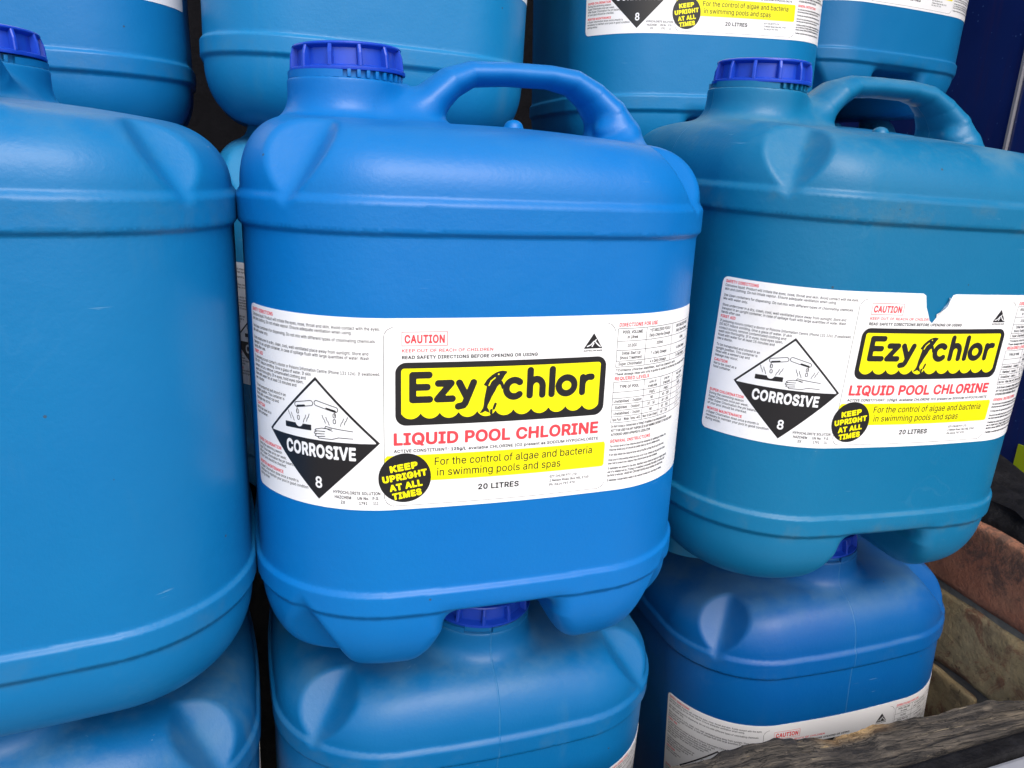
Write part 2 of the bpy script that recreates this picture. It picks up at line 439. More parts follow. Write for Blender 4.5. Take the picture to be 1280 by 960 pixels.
_tc = {}
def sans():
    # the grotesque that ships inside Blender itself; the built-in default serves if it is absent
    try:
        import os
        p = os.path.join(bpy.utils.resource_path('LOCAL'), 'datafiles', 'fonts', 'Inter.woff2')
        return bpy.data.fonts.load(p) if os.path.exists(p) else None
    except Exception: return None
SANS = sans()
_g = {}
def _outline(st):
    cu = bpy.data.curves.new('t', 'FONT'); cu.body = st; cu.size = 1; cu.resolution_u = 4; cu.fill_mode = 'NONE'
    if SANS: cu.font = SANS
    o = bpy.data.objects.new('t', cu); COL.objects.link(o); me = o.to_mesh()
    V = np.empty(len(me.vertices)*3); me.vertices.foreach_get('co', V); V = V.reshape(-1, 3)[:, :2].copy()
    E = np.empty(len(me.edges)*2, np.int32); me.edges.foreach_get('vertices', E); E = E.reshape(-1, 2).copy()
    o.to_mesh_clear(); bpy.data.objects.remove(o); bpy.data.curves.remove(cu)
    # walk the closed loops so every edge keeps the direction of its outline
    nxt = {}
    for a, b in E.tolist(): nxt.setdefault(a, []).append(b); nxt.setdefault(b, []).append(a)
    seen = set(); segs = []
    for st_ in range(len(V)):
        if st_ in seen or st_ not in nxt: continue
        loop = [st_]; seen.add(st_); cur = st_; first = [q for q in nxt[st_] if q == st_+1] or nxt[st_]
        n_ = first[0]
        while n_ not in seen:
            seen.add(n_); loop.append(n_); c_ = [q for q in nxt[n_] if q not in seen]
            if not c_: break
            n_ = c_[0]
        segs += list(zip(loop, loop[1:]+loop[:1]))
    return V, segs
def _bw(st): V, _ = _outline(st); return V[:, 0].max()-V[:, 0].min()
def glyph(ch, bold, res):
    k = (ch, bold, res)
    if k in _g: return _g[k]
    if ('adv', ch) not in _g: _g[('adv', ch)] = _bw('H'+ch+'H')-_bw('HH')
    adv = _g[('adv', ch)]
    if ch == ' ': _g[k] = ([], [], adv); return _g[k]
    if ('out', ch) not in _g: _g[('out', ch)] = _outline('H'+ch)
    V, segs = _outline(ch) if ('o1', ch) not in _g else _g[('o1', ch)]
    _g[('o1', ch)] = (V, segs)
    A = V[[a for a, b in segs]]; B = V[[b for a, b in segs]]
    def f(x, y):
        sh = x.shape; P = np.stack([x.ravel(), y.ravel()], 1)
        D = B-A; L2 = (D*D).sum(1)+1e-12
        W_ = P[:, None]-A[None]; t = np.clip((W_*D).sum(2)/L2, 0, 1)
        d = np.sqrt(((W_-t[..., None]*D)**2).sum(2)).min(1)
        up = (A[None, :, 1] <= P[:, None, 1]) & (B[None, :, 1] > P[:, None, 1]); dn = (A[None, :, 1] > P[:, None, 1]) & (B[None, :, 1] <= P[:, None, 1])
        cr = D[None, :, 0]*W_[..., 1]-D[None, :, 1]*W_[..., 0]
        w = (up & (cr > 0)).sum(1)-(dn & (cr < 0)).sum(1)
        return (np.where(w != 0, -d, d)-bold).reshape(sh)
    h = {1: .046, 2: .038, 3: .028, 4: .022}[res]; m = bold+.02
    GV, GF = fill(f, V[:, 0].min()-m, V[:, 0].max()+m, V[:, 1].min()-m, V[:, 1].max()+m, h)
    _g[k] = (GV, GF, adv); return _g[k]
def glyphs(s, bold, res, space=1.0):
    key = (s, bold, res, space)
    if key in _tc: return _tc[key]
    VV, FF, x, n = [], [], 0., 0
    for ch in s:
        V, F, adv = glyph(ch, bold, res)
        if len(V):
            VV.append(np.asarray(V)+(x, 0)); FF += [tuple(i+n for i in f) for f in F]; n += len(V)
        x += adv*space+bold*1.1
    _tc[key] = (np.concatenate(VV), FF); return _tc[key]
CAPH = None
def text(part, s, u0, v, caph, width=None, chw=None, bold=.024, res=2, ink=K, layer=1, align='L', rot=0, skew=0, space=1.0):
    global CAPH
    if CAPH is None: CAPH = _outline('H')[0][:, 1].max()
    V, F = glyphs(s, bold, res, space); V = V.copy()
    sy = caph/(CAPH+bold); x0, x1 = V[:, 0].min(), V[:, 0].max()
    sx = width/(x1-x0) if width else (chw if chw else sy)
    V[:, 0] = (V[:, 0]-x0)*sx; V[:, 1] *= sy
    w = (x1-x0)*sx
    if align == 'C': V[:, 0] -= w/2
    V[:, 0] += V[:, 1]*skew
    if rot:
        c, s_ = math.cos(R(rot)), math.sin(R(rot)); V = np.stack([V[:, 0]*c-V[:, 1]*s_, V[:, 0]*s_+V[:, 1]*c], 1)
    V += (u0, v); art(part, V, F, layer, ink); return w

def design_label():
    # panel border
    b = lambda x, y: np.abs(rrect_sdf(x, y, -66.75, 66.75, .2, 102.5, 6))-.17
    area('panel_border', b, (-67.5, 67.5, -.5, 103.2), 1, K, .4)
    # caution block
    f = lambda x, y: np.abs(rrect_sdf(x, y, -57, -32.5, 92.4, 99.9, .01))-.16
    area('caution_box', f, (-58, -31.5, 91.5, 101), 1, RD, .3)
    text('caution_box', 'CAUTION', -55.6, 94.0, 4.4, width=21.6, bold=.035, res=3, ink=RD)
    text('lettering', 'KEEP OUT OF REACH OF CHILDREN', -57, 88.9, 1.75, width=50, bold=.02, ink=RD)
    text('lettering', 'READ SAFETY DIRECTIONS BEFORE OPENING OR USING', -57, 85.2, 1.85, width=76, bold=.03, ink=K)
    # brand panel
    area('brand_panel', lambda x, y: rrect_sdf(x, y, -60.6, 62.2, 47.6, 83.2, 6), (-61, 62.6, 47, 83.7), 1, K, .8)
    def yel(x, y):
        f = rrect_sdf(x, y, -57.4, 58.6, 44, 79.9, 1.6)
        k = 10.55; xx = np.mod(x+57.4, k)-k/2
        # scalloped lower edge: hanging round lobes meeting at cusps
        lobe = 56.6-np.sqrt(np.maximum(5.9**2-xx**2, 0))*1.0+.6
        return np.maximum(f, (lobe-y)*.8)
    area('brand_panel', yel, (-58, 59.2, 50, 80.4), 2, Y, .4)
    w = 1.95
    Lx = 61.9+.4; H = 76.1; xh = 71.2
    P = [[(-51.2, Lx), (-51.2, H)], [(-51.2, H), (-42.4, H)], [(-51.2, 69.3), (-43.4, 69.3)], [(-51.2, Lx), (-42.0, Lx)]]
    P += [[(-37.2, xh), (-30.2, xh)], [(-30.2, xh), (-37.6, Lx)], [(-37.6, Lx), (-29.4, Lx)]]
    P += [[(-25.6, xh), (-21.2, Lx+.4)], [(-17.6, xh), (-22.2, 59.4), (-23.2, 58.2), (-26.0, 57.7)]]
    P += [arc(5.9, 66.8, 4.7, 4.8, 48, 312, 22)]
    P += [[(15.2, Lx), (15.2, H+.8)], [(15.2, 67)]+arc(19.0, 67.3, 3.8, 4.3, 175, 0, 14)+[(22.8, Lx)]]
    P += [[(28.5, Lx), (28.5, H+.8)]]
    P += [arc(37.6, 66.9, 4.9, 4.7, 0, 360, 28)]
    P += [[(47.6, Lx), (47.6, xh)], [(47.6, 67)]+arc(52.0, 66.8, 4.4, 4.5, 170, 85, 9)+[(53.2, 71.2)]]
    area('brand_panel', lambda x, y: strokes_sdf(x, y, P, w), (-54, 56.5, 54, 80), 3, K, .33)
    dol = [(596, 303), (585, 300), (572, 299), (556, 302), (541, 309), (526, 319), (511, 332), (503, 340), (496, 352), (489, 362), (497, 366), (503, 368), (500, 385), (496, 405), (491, 430), (489, 452), (486, 466), (479, 478), (470, 490), (484, 487), (494, 480), (501, 484), (514, 489), (510, 476), (503, 465), (506, 452), (516, 434), (524, 415), (533, 400), (541, 386), (548, 371), (560, 358), (566, 364), (571, 382), (578, 376), (578, 362), (574, 350), (568, 342), (577, 330), (583, 318), (590, 311)]
    dp = [tuple(zz(*p)) for p in dol]
    area('brand_panel', lambda x, y: poly_sdf(x, y, dp)-.12, (-16, 2, 53, 81), 3, K, .33)
    drops = [[tuple(zz(541, 449)), tuple(zz(533, 470))], [tuple(zz(522, 478)), tuple(zz(521, 493))]]
    area('brand_panel', lambda x, y: strokes_sdf(x, y, drops, .75), (-12, -2, 50, 64), 3, K, .33)
    sw = [[tuple(zz(540, 330)), tuple(zz(522, 345)), tuple(zz(512, 365))]]
    area('brand_panel', lambda x, y: strokes_sdf(x, y, sw, .35), (-16, 2, 64, 80), 4, Y, .25)
    area('brand_panel', lambda x, y: np.hypot(x-zz(556, 314)[0], y-zz(556, 314)[1])-.5, (-9, -2, 70, 82), 4, Y, .25)
    # product name and strips
    text('lettering', 'LIQUID POOL CHLORINE', -61.6, 36.6, 6.9, width=121.4, bold=.034, space=.96, res=4, ink=RD)
    text('lettering', 'ACTIVE CONSTITUENT:', -61.5, 32.0, 1.8, width=30.5, ink=K)
    text('lettering', '125g/L', -29.6, 32.0, 1.8, width=8.6, bold=.035, ink=K)
    text('lettering', 'available CHLORINE (Cl) present as SODIUM HYPOCHLORITE', -19.6, 32.0, 1.75, width=80, ink=K)
    area('yellow_strip', lambda x, y: rrect_sdf(x, y, -66.5, 65.2, 14.6, 30.3, .1), (-66.8, 65.6, 14.3, 30.6), 2, Y, 1.6)
    text('yellow_strip', 'For the control of algae and bacteria', -38.8, 23.7, 4.5, width=95.5, res=3, ink=K, layer=3, bold=.006)
    text('yellow_strip', 'in swimming pools and spas', -37.4, 17.2, 4.5, width=74, res=3, ink=K, layer=3, bold=.006)
    text('lettering', '20 LITRES', -13.5, 7.2, 3.3, width=24.5, bold=.03, res=3, ink=K)
    for i, (s, wd) in enumerate((('EZY CHLOR PTY LTD', 17.4), ('2 Nelson Road, Box Hill, 2765', 25.5), ('Ph: 0414 797 970', 16.5))):
        text('lettering', s, 30.2, 10.6-2.6*i, 1.45, width=wd, ink=K, res=1)
    # warning disc
    area('warning_disc', lambda x, y: np.hypot(x+55.4, y-17)-14.6, (-71, -40, 2, 32), 4, K, .6)
    for s, c, wd in (('KEEP', (-55.8, 23.0), 15.5), ('UPRIGHT', (-55.2, 17.6), 25), ('AT ALL', (-54.6, 11.9), 18.5), ('TIMES', (-54.0, 6.6), 16.5)):
        text('warning_disc', s, c[0], c[1]-1.2, 3.75, width=wd, bold=.052, res=3, ink=Y, layer=5, align='C', rot=9)
    # made-in triangle
    area('triangle_mark', lambda x, y: poly_sdf(x, y, [(47, 88), (58.9, 88), (53, 97)]), (46.5, 59.2, 87.6, 97.4), 1, K, .4)
    kp = [[(49.2, 89.3), (51.4, 90.2), (52.6, 91.6), (53.8, 92.4), (54.6, 91.4), (55.8, 90.2), (57.4, 89.0)], [(53.2, 91.0), (52.2, 89.2)], [(54.0, 92.4), (54.6, 93.2)]]
    area('triangle_mark', lambda x, y: strokes_sdf(x, y, kp, .34), (48.4, 58, 88.2, 94.2), 2, WH, .2)
    text('triangle_mark', 'AUSTRALIAN MADE', 47, 86.3, .95, width=12, ink=K, res=1, bold=.03)
    # hazard diamond
    cx, cy, rr = -104.5, 37.8, 35.6
    dm = lambda x, y: (np.abs(x-cx)+np.abs(y-cy)-rr)*.7071
    area('hazard_diamond', lambda x, y: dm(x, y), (cx-36, cx+36, cy-36, cy+36), 1, K, .9)
    area('hazard_diamond', lambda x, y: np.maximum(dm(x, y)+1.35, cy-.4-y), (cx-35, cx+35, cy-2, cy+36), 2, WH, .9)
    text('hazard_diamond', 'CORROSIVE', cx+.4, 27.6, 7.4, width=44, bold=.036, res=3, ink=WH, layer=2, align='C')
    text('hazard_diamond', '8', cx+.2, 9.2, 6.6, width=4.2, bold=.02, res=3, ink=WH, layer=2, align='C')
    a = lambda p: [(cx+x, cy+y) for x, y in p]
    T = [a([(-12.6, 18.4), (-3.4, 20.4)]), a([(.4, 20.9), (11.4, 18.2)])]
    outl = lambda x, y: np.maximum(np.abs(strokes_sdf(x, y, T, 1.45))-.22, -(strokes_sdf(x, y, [a([(-12.6, 18.4), (-12.4, 18.45)])], 0.01)-.1))
    area('hazard_diamond', outl, (cx-16, cx+15, cy+15, cy+24), 3, K, .22)
    liq = [a([(-12.2, 17.5), (-7.5, 18.4)]), a([(6.3, 18.4), (11.2, 17.3)])]
    area('hazard_diamond', lambda x, y: strokes_sdf(x, y, liq, .62), (cx-15, cx+14, cy+15, cy+21), 4, K, .22)
    lines = [a([(-12.6, 17), (-12.7, 13.8)]), a([(11.2, 17.2), (11.0, 14.5)])]
    for bx, by in ((-11.8, 9.5), (10.9, 10.0)):
        for s_ in (-1, 1):
            for k_, (dx, dy) in enumerate(((3.2, 0), (5.4, .9))):
                q = [(bx+s_*(dx+t_*1.9), by-.6+dy+t_*3.8+(.35 if i_ % 2 else -.35)) for i_, t_ in enumerate((0, .33, .66, 1))]
                lines.append(a(q))
    area('hazard_diamond', lambda x, y: strokes_sdf(x, y, lines, .2), (cx-22, cx+22, cy+6, cy+19), 3, K, .2)
    for q in ((-12.2, 14), (-11.8, 10.4), (10.8, 14.3), (10.8, 11)):
        area('hazard_diamond', lambda x, y, q=q: np.abs(strokes_sdf(x, y, [a([(q[0], q[1]), (q[0], q[1]+1.0)])], .72))-.2, (cx+q[0]-2, cx+q[0]+2, cy+q[1]-2, cy+q[1]+3), 4, K, .2)
    bar = lambda x, y: np.maximum(poly_sdf(x, y, a([(-21.6, 4.0), (-3.4, 4.6), (-3.4, 7.9), (-21.6, 7.3)])), -(np.hypot(x-cx+11.6, y-cy-8.2)-2.5))
    area('hazard_diamond', bar, (cx-22.5, cx-2.5, cy+3, cy+9), 3, K, .3)
    hnd = [a([(21, 6.4), (14.5, 7.0), (9, 7.6), (5.6, 8.2), (5.0, 7.2), (9.4, 5.8)]), a([(9, 6.9), (3, 6.9), (-.6, 5.9), (-1.2, 5.1), (.2, 4.9), (5, 5.2)]),
           a([(.2, 4.9), (-1.6, 4.0), (-1.3, 3.2), (4.6, 3.7)]), a([(-.4, 3.0), (-1.0, 2.1), (.2, 1.7), (5, 2.4)]), a([(.8, 1.6), (.9, .9), (3, .9), (9, 1.0), (13, 2.3), (21, 2.2)])]
    area('hazard_diamond', lambda x, y: strokes_sdf(x, y, hnd, .22), (cx-3, cx+22, cy+.2, cy+9), 3, K, .2)
    for i, s in enumerate((('HYPOCHLORITE SOLUTION',), ('HAZCHEM', 'UN No.', 'P.G.'), ('2X', '1791', '111'))):
        v = 7.2-3.0*i
        if i == 0: text('lettering', s[0], -95.5, v, 1.8, width=26.5, ink=K, res=1)
        else:
            for q, (uu, wd) in zip(s, ((-90, 9.5), (-78.5, 6.5), (-71.5, 3.6)) if i == 1 else ((-90, 2.6), (-78.5, 4.6), (-71.5, 2.8))): text('lettering', q, uu, v, 1.8, width=wd, ink=K, res=1, align='C')
    # left column of small print
    full = 'Corrosive liquid. Product will irritate the eyes, nose, throat and skin. Avoid contact with the eyes,'
    V, _ = glyphs(full, .012, 1); cw = 88.5/(V[:, 0].max()-V[:, 0].min())
    rows = [(104.6, 'SAFETY DIRECTIONS', 1), (101.9, full, 0), (99.4, 'skin and clothing. Do not inhale vapour. Ensure adequate ventilation when using.', 0), (95.2, 'Use clean containers for dispensing. Do not mix with different types of chlorinating chemicals.', 0), (92.7, 'Mix with water only.', 0),
            (88.4, 'Store undercover in a dry, clean, cool, well ventilated place away from sunlight. Store and', 0), (85.9, 'transport in an upright container, in case of spillage flush with large quantities of water. Wash', 0), (83.4, 'hands after use.', 0), (80.3, 'FIRST AID', 1),
            (77.3, 'If poisoning occurs contact a doctor or Poisons Information Centre (Phone 131 126). If swallowed,', 0), (74.8, 'DO NOT induce vomiting. Give a glass of water. If skin', 0), (72.3, 'contact occurs, remove contaminated clothing and', 0), (69.8, 'wash skin thoroughly. If in eyes, hold eyes open,', 0), (67.3, 'flood with water for at least 15 minutes and', 0), (64.8, 'see a doctor.', 0),
            (60.3, 'To be transported and stored in an', 0), (57.8, 'upright position. This container is', 0), (55.3, 'fitted with a vented cap and', 0), (52.8, 'leakage may occur.', 0), (49.3, 'CAUTION', 1), (46.8, 'Not to be used as a', 0), (44.3, 'food container.', 0),
            (27.3, 'SUPER CHLORINATION', 1), (24.8, 'During the swimming season', 0), (22.3, 'Super Chlorinate once per week.', 0), (19.8, 'After Super Chlorination the pH balance', 0), (17.3, 'of your pool should be checked.', 0), (13.2, 'WINTER MAINTENANCE', 1), (10.7, 'a Super Chlorination dose once a month is', 0), (8.2, 'necessary to maintain your pool in good condition', 0), (5.7, 'during winter.', 0)]
    for v, s, h in rows:
        if h: text('lettering', s, -157+.0, v-1.2, 1.95, chw=cw*1.12, bold=.03, ink=RD, res=1)
        else: text('lettering', s, -157, v-1.2, 1.75, chw=cw*.965 if v in (77.3, 85.9) else cw, bold=.012, ink=K, res=1)
    # right column
    text('lettering', 'DIRECTIONS FOR USE', 69, 100.2, 2.2, width=28, bold=.03, ink=RD, res=1)
    def table(us, vs):
        for v in vs: hline('dosage_table', us[0], us[-1], v)
        for u in us: vline('dosage_table', u, vs[-1], vs[0])
    table([68.5, 88.5, 113, 143], [99, 91.5, 86, 79.6, 76])
    def cell(s, u0, u1, v, h=1.85, bold=.022, f=.88):
        V, _ = glyphs(s, bold, 1); wd = min((u1-u0)*f, (V[:, 0].max()-V[:, 0].min())*h/.72*1.0); text('dosage_table', s, (u0+u1)/2, v, h, width=wd, bold=bold, ink=K, res=1, align='C')
    cell('POOL VOLUME', 68.5, 88.5, 96, bold=.03); cell('in Litres', 68.5, 88.5, 93, bold=.03)
    cell('*STABILISED POOLS', 88.5, 113, 96, bold=.02); cell('Daily Chlorine Dosage', 88.5, 113, 93, bold=.02)
    cell('UNSTABILISED POOLS', 113, 143, 96, bold=.02); cell('Daily Chlorine Dosage', 113, 143, 93, bold=.02)
    cell('10,000', 68.5, 88.5, 88); cell('200mL', 88.5, 113, 88); cell('400mL', 113, 143, 88)
    cell('Initial Start Up', 68.5, 88.5, 83.4); cell('Shock Treatment', 68.5, 88.5, 80.6); cell('7 x Daily Dosage', 88.5, 113, 82); cell('4 x Daily Dosage', 113, 143, 82)
    cell('Super Chlorination', 68.5, 88.5, 77); cell('4 x Daily Dosage', 88.5, 113, 77); cell('2 x Daily Dosage', 113, 143, 77)
    text('lettering', '*Contains chlorine stabiliser, such as cyanuric acid.', 69, 73.4, 1.5, width=52, ink=K, res=1)
    text('lettering', 'These dosage rates are only a guide to assist in achieving the required levels below.', 68.5, 71.0, 1.5, width=76, ink=K, res=1)
    text('lettering', 'REQUIRED LEVELS', 68.5, 68.0, 2.1, width=25, bold=.03, ink=RD, res=1)
    table([68, 90, 105, 119, 143], [66.9, 60.6, 56.8, 53, 49.2, 45.4, 41.6])
    cell('TYPE OF POOL', 68, 90, 63, bold=.03)
    for u0, u1, s1, s2 in ((90, 105, 'LEVEL OF', 'STABILISER'), (105, 119, 'LEVEL OF', 'STABILISER'), (119, 143, 'FREE CHLORINE', '(ppm) D.P.D.')):
        cell(s1, u0, u1, 64.2, 1.35, .03); cell(s2, u0, u1, 61.6, 1.35, .03)
    for i, r_ in enumerate((('', '(mg/L)', '(mg/L)', '(mg/L)'), ('Unstabilised - Outdoor', 'Nil', '40 - 200', '1 - 3'), ('Stabilised - Outdoor', '30 - 50', '60 - 200', '2 - 4'), ('Unstabilised - Indoor', 'Nil', '60 - 200', '1 - 3'), ('Spa Pool - Water Temp >40C', 'Not to be Used', '60 - 200', '3 - 5'))):
        for s, u0, u1 in zip(r_, (68, 90, 105, 119), (90, 105, 119, 143)):
            if s: cell(s, u0, u1, 57.9-3.8*i, 1.8, .022, .92)
    small = [(38.6, 'Do Not Exceed a Concentration of 50mg/L of stabiliser at any temperature of pool.', .0), (36.0, 'NOT TO BE USED FOR ANY PURPOSE OR IN ANY MANNER CONTRARY TO THIS LABEL UNLESS', .03), (33.4, 'AUTHORISED UNDER APPROPRIATE LEGISLATION.', .03)]
    for v, s, bo in small: text('lettering', s, 68.6, v, 1.6, chw=1.62, bold=max(bo, .024), ink=K, res=1)
    text('lettering', 'GENERAL INSTRUCTIONS', 68.4, 29.0, 2.1, width=31, bold=.03, ink=RD, res=1)
    gi = ['The correct level of free chlorine should be maintained for sanitising at all times. Free', 'Chlorine levels and pH should be tested daily by use of a reliable test kit.', None, 'If pH falls below the required level add pH Buffer to bring the pH up to the correct', None, 'Dose pool in the evening when the pool is not in use. Always run the pump for 4 hours', 'then test to ensure the required free chlorine level has been achieved.', None, 'If stabilisers are present in the pool. Stabiliser levels should be tested on a regular basis by', 'use of a reliable test kit. If 50mg/L of stabiliser is exceeded the ability of chlorine to kill', 'bacteria is reduced. UNDER NO CIRCUMSTANCES should stabiliser be used in spas.', None, 'If stabiliser concentration needs to be reduced consult your pool shop for advice.']
    v = 26.0
    for s in gi:
        if s is None: v -= 1.0; continue
        text('lettering', s, 68.4, v, 1.45, chw=1.62, bold=.026, ink=K, res=1); v -= 2.25
design_label()
for p in ART:
    for (V, F, l, i) in ART[p]: pass

def perimeter(n=1440):
    t = np.linspace(0, 2*np.pi, n, endpoint=False); dx, dy = np.sin(t), -np.cos(t)
    lo = np.zeros(n); hi = np.full(n, .4)
    for _ in range(32):
        m = (lo+hi)/2; f = d2(dx*m, dy*m); hi = np.where(f > 0, m, hi); lo = np.where(f > 0, lo, m)
    x = np.append(dx*lo, 0); y = np.append(dy*lo, -lo[0])
    s = np.concatenate([[0], np.cumsum(np.hypot(np.diff(x), np.diff(y)))])
    return x, y, s
PX, PY, PS = perimeter()
TX, TY = np.gradient(PX, PS), np.gradient(PY, PS); TL = np.hypot(TX, TY); NX, NY = TY/TL, -TX/TL
NX[0] = NX[-1] = 0; NY[0] = NY[-1] = -1
LZ = .0547
def wrap(V2, off, zoff, height, scale=.001):
    u = np.mod(V2[:, 0]*scale+off, PS[-1])
    x = np.interp(u, PS, PX); y = np.interp(u, PS, PY); nx = np.interp(u, PS, NX); ny = np.interp(u, PS, NY)
    return np.stack([x+nx*height, y+ny*height, LZ+zoff+V2[:, 1]*scale], 1)
NOTCH = [(-18.6, 110), (-17.0, 105.5), (-14.6, 98), (-9.6, 88.8), (-7.0, 87.0), (-3.6, 92.4), (.4, 98.4), (4.2, 103.0), (6.6, 110)]
U0, U1, V0, V1, CR = -159.6, 147, -2.2, 107.3, 4
def label_meshes(off, zoff, torn):
    us = sorted(set(np.round(np.concatenate([np.arange(U0, U1, 2.5), [U1], U0+np.linspace(0, CR, 7), U1-np.linspace(0, CR, 7)] + ([[p[0] for p in NOTCH[1:-1]]] if torn else [])), 3)))
    def rnd(u):
        d = max(0, U0+CR-u, u-(U1-CR)); return CR-math.sqrt(max(CR*CR-d*d, 0))
    top = []
    for u in us:
        v = V1-rnd(u)
        if torn: v = min(v, float(np.interp(u, [p[0] for p in NOTCH], [p[1] for p in NOTCH])) if NOTCH[0][0] < u < NOTCH[-1][0] else v)
        if torn: v += .35*math.sin(u*1.7)*math.sin(u*.6)*(1 if NOTCH[0][0] < u < NOTCH[-1][0] else .15)
        top.append(v)
    bot = [V0+rnd(u) for u in us]; n = len(us)
    V2 = np.array([(u, b) for u, b in zip(us, bot)]+[(u, t) for u, t in zip(us, top)])
    A = wrap(V2, off, zoff, .00022); B = wrap(V2, off, zoff, -.0004)
    F = [(i, i+1, n+i+1, n+i) for i in range(n-1)]
    V = np.concatenate([A, B]); m = 2*n
    rim = list(range(n))+list(range(2*n-1, n-1, -1))
    F += [(rim[i], rim[i]+m, rim[(i+1) % len(rim)]+m, rim[(i+1) % len(rim)]) for i in range(len(rim))]
    base = mesh_from('label', V, F, [M_PAPERW if torn else M_PAPER])
    out = {}
    for p, items in ART.items():
        VV, FF, MI = [], [], []; n0 = 0
        for V2, F2, lay, ink in items:
            if torn:
                nx = [q[0] for q in NOTCH]; nv = [q[1] for q in NOTCH]
                F2 = [f for f in F2 if not (nx[0] < V2[list(f), 0].mean() < nx[-1] and V2[list(f), 1].max() > np.interp(V2[list(f), 0].mean(), nx, nv)-.5)]
            VV.append(wrap(V2, off, zoff, .00022+.00006*lay)); FF += [tuple(i+n0 for i in f) for f in F2]; MI += [ink]*len(F2); n0 += len(V2)
        out[p] = mesh_from(p, np.concatenate(VV), FF, INKS, MI)
    return base, out
_lab = {}
def get_label(off, zoff, torn):
    k = (off, zoff, torn)
    if k not in _lab: _lab[k] = label_meshes(*k)
    return _lab[k]

SHELL = {False: make_shell(False), True: make_shell(True)}

# ------------------------------------------------------------------ one drum
GROUP = 'blue plastic chemical drums stacked in rows'
def drum(pos, yaw, tx, ty, label, col=(.01, .2, .5), grime=.3, foot=False, off=0., zoff=0., torn=False, capturn=0., sc=(1, 1, 1)):
    t = thing('plastic_drum', label, 'drum', group=GROUP)
    t.matrix_world = Matrix.Translation((pos[0], pos[1], pos[2]+ZC)) @ Matrix.Rotation(R(tx), 4, 'X') @ Matrix.Rotation(R(ty), 4, 'Y') @ Matrix.Rotation(R(yaw), 4, 'Z') @ Matrix.Diagonal((*sc, 1))
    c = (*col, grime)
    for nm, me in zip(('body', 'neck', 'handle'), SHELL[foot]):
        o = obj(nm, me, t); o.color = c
    r = obj('locking_ring', RING, t); r.location = (CAPX, 0, 0); r.color = c
    k = obj('cap', CAP, t); a_, b_ = R(.4), R(-1.8); k.rotation_euler = (a_, b_, R(capturn)); k.location = (CAPX+.0016-.295*math.sin(b_), .295*math.sin(a_), .0020); k.scale = (1, 1, 1)
    for i in range(12):
        b = obj('cap_rib', RIB, k); b.rotation_euler = (0, 0, R(i*30+11))
    base, prints = get_label(off, zoff, torn)
    lb = obj('label', base, t)
    for p, me in prints.items(): obj(p, me, lb)
    if torn:
        lb['label'] = 'white product label with a V shaped tear in its upper edge'
        V, F = [], []                      # the strip of film that was torn loose, curling off the drum
        for i in range(9):
            f = i/8; c = np.array([(-4.6+8.2*f, 90.6+13.6*f), (-5.6+7.6*f+1.2*math.sin(3*f), 93.6+11.6*f)])
            for k_, (p, hgt) in enumerate(zip(c, (.0004, .0008+.0026*math.sin(math.pi*f)))): V.append(wrap(p[None], off, zoff, hgt)[0])
            if i: F.append((2*i-2, 2*i, 2*i+1, 2*i-1))
        obj('torn_flap', mesh_from('torn_flap', V, F, [M_PAPERW], smooth=True), t)
    return t
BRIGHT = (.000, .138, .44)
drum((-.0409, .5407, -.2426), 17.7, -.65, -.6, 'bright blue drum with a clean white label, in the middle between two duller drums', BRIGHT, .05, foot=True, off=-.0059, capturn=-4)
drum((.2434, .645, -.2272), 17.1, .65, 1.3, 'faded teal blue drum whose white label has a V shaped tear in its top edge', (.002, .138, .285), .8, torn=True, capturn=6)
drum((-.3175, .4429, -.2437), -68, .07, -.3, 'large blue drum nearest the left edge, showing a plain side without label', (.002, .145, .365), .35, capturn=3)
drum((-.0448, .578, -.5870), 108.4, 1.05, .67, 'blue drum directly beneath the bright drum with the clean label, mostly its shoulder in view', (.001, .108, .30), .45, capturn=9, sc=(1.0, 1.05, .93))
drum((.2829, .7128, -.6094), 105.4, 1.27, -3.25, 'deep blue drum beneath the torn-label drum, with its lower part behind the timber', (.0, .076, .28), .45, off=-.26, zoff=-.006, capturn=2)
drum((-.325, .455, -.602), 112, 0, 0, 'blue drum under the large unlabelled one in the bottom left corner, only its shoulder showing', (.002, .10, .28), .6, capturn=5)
drum((-.46, .734, .0724), -68.3, .8, -.4, 'drum in the upper left corner with only the bottom corner of its label in view', (.003, .15, .39), .35, off=.276, zoff=-.010)
drum((-.162, .790, .0911), 109, .1, .9, 'rear drum raised behind the bright drum, its smooth rounded base in view without any label', (.004, .175, .40), .41)
drum((.163, .957, .0805), 15, .7, -2.2, 'rear drum above the torn-label drum, yellow label strip cut by the top edge', (.003, .165, .385), .35, off=.009, zoff=.003)
drum((.4151, 1.1528, .1596), 21, 0, .6, 'farthest raised drum in the top right beside the navy cabinet, label strip at its top', (.003, .14, .35), .35, foot=True, off=0, zoff=-.002)
drum((-.158, .795, -.252), 17, 0, 0, 'rear drum almost hidden in the gap between the large unlabelled drum and the bright one', (.010, .20, .42), .4)
drum((-.455, .742, -.262), 17, 0, 0, 'rear drum beneath the one in the upper left corner, behind the large unlabelled drum', (.003, .16, .40), .4)
drum((.160, .945, -.262), 17, 0, 0, 'rear drum behind the torn-label drum, glimpsed through its handle', (.004, .17, .42), .5)
drum((.412, 1.150, -.190), 17, 0, 0, 'rear drum under the farthest raised one, glimpsed through the right-hand handle', (.004, .17, .42), .5)

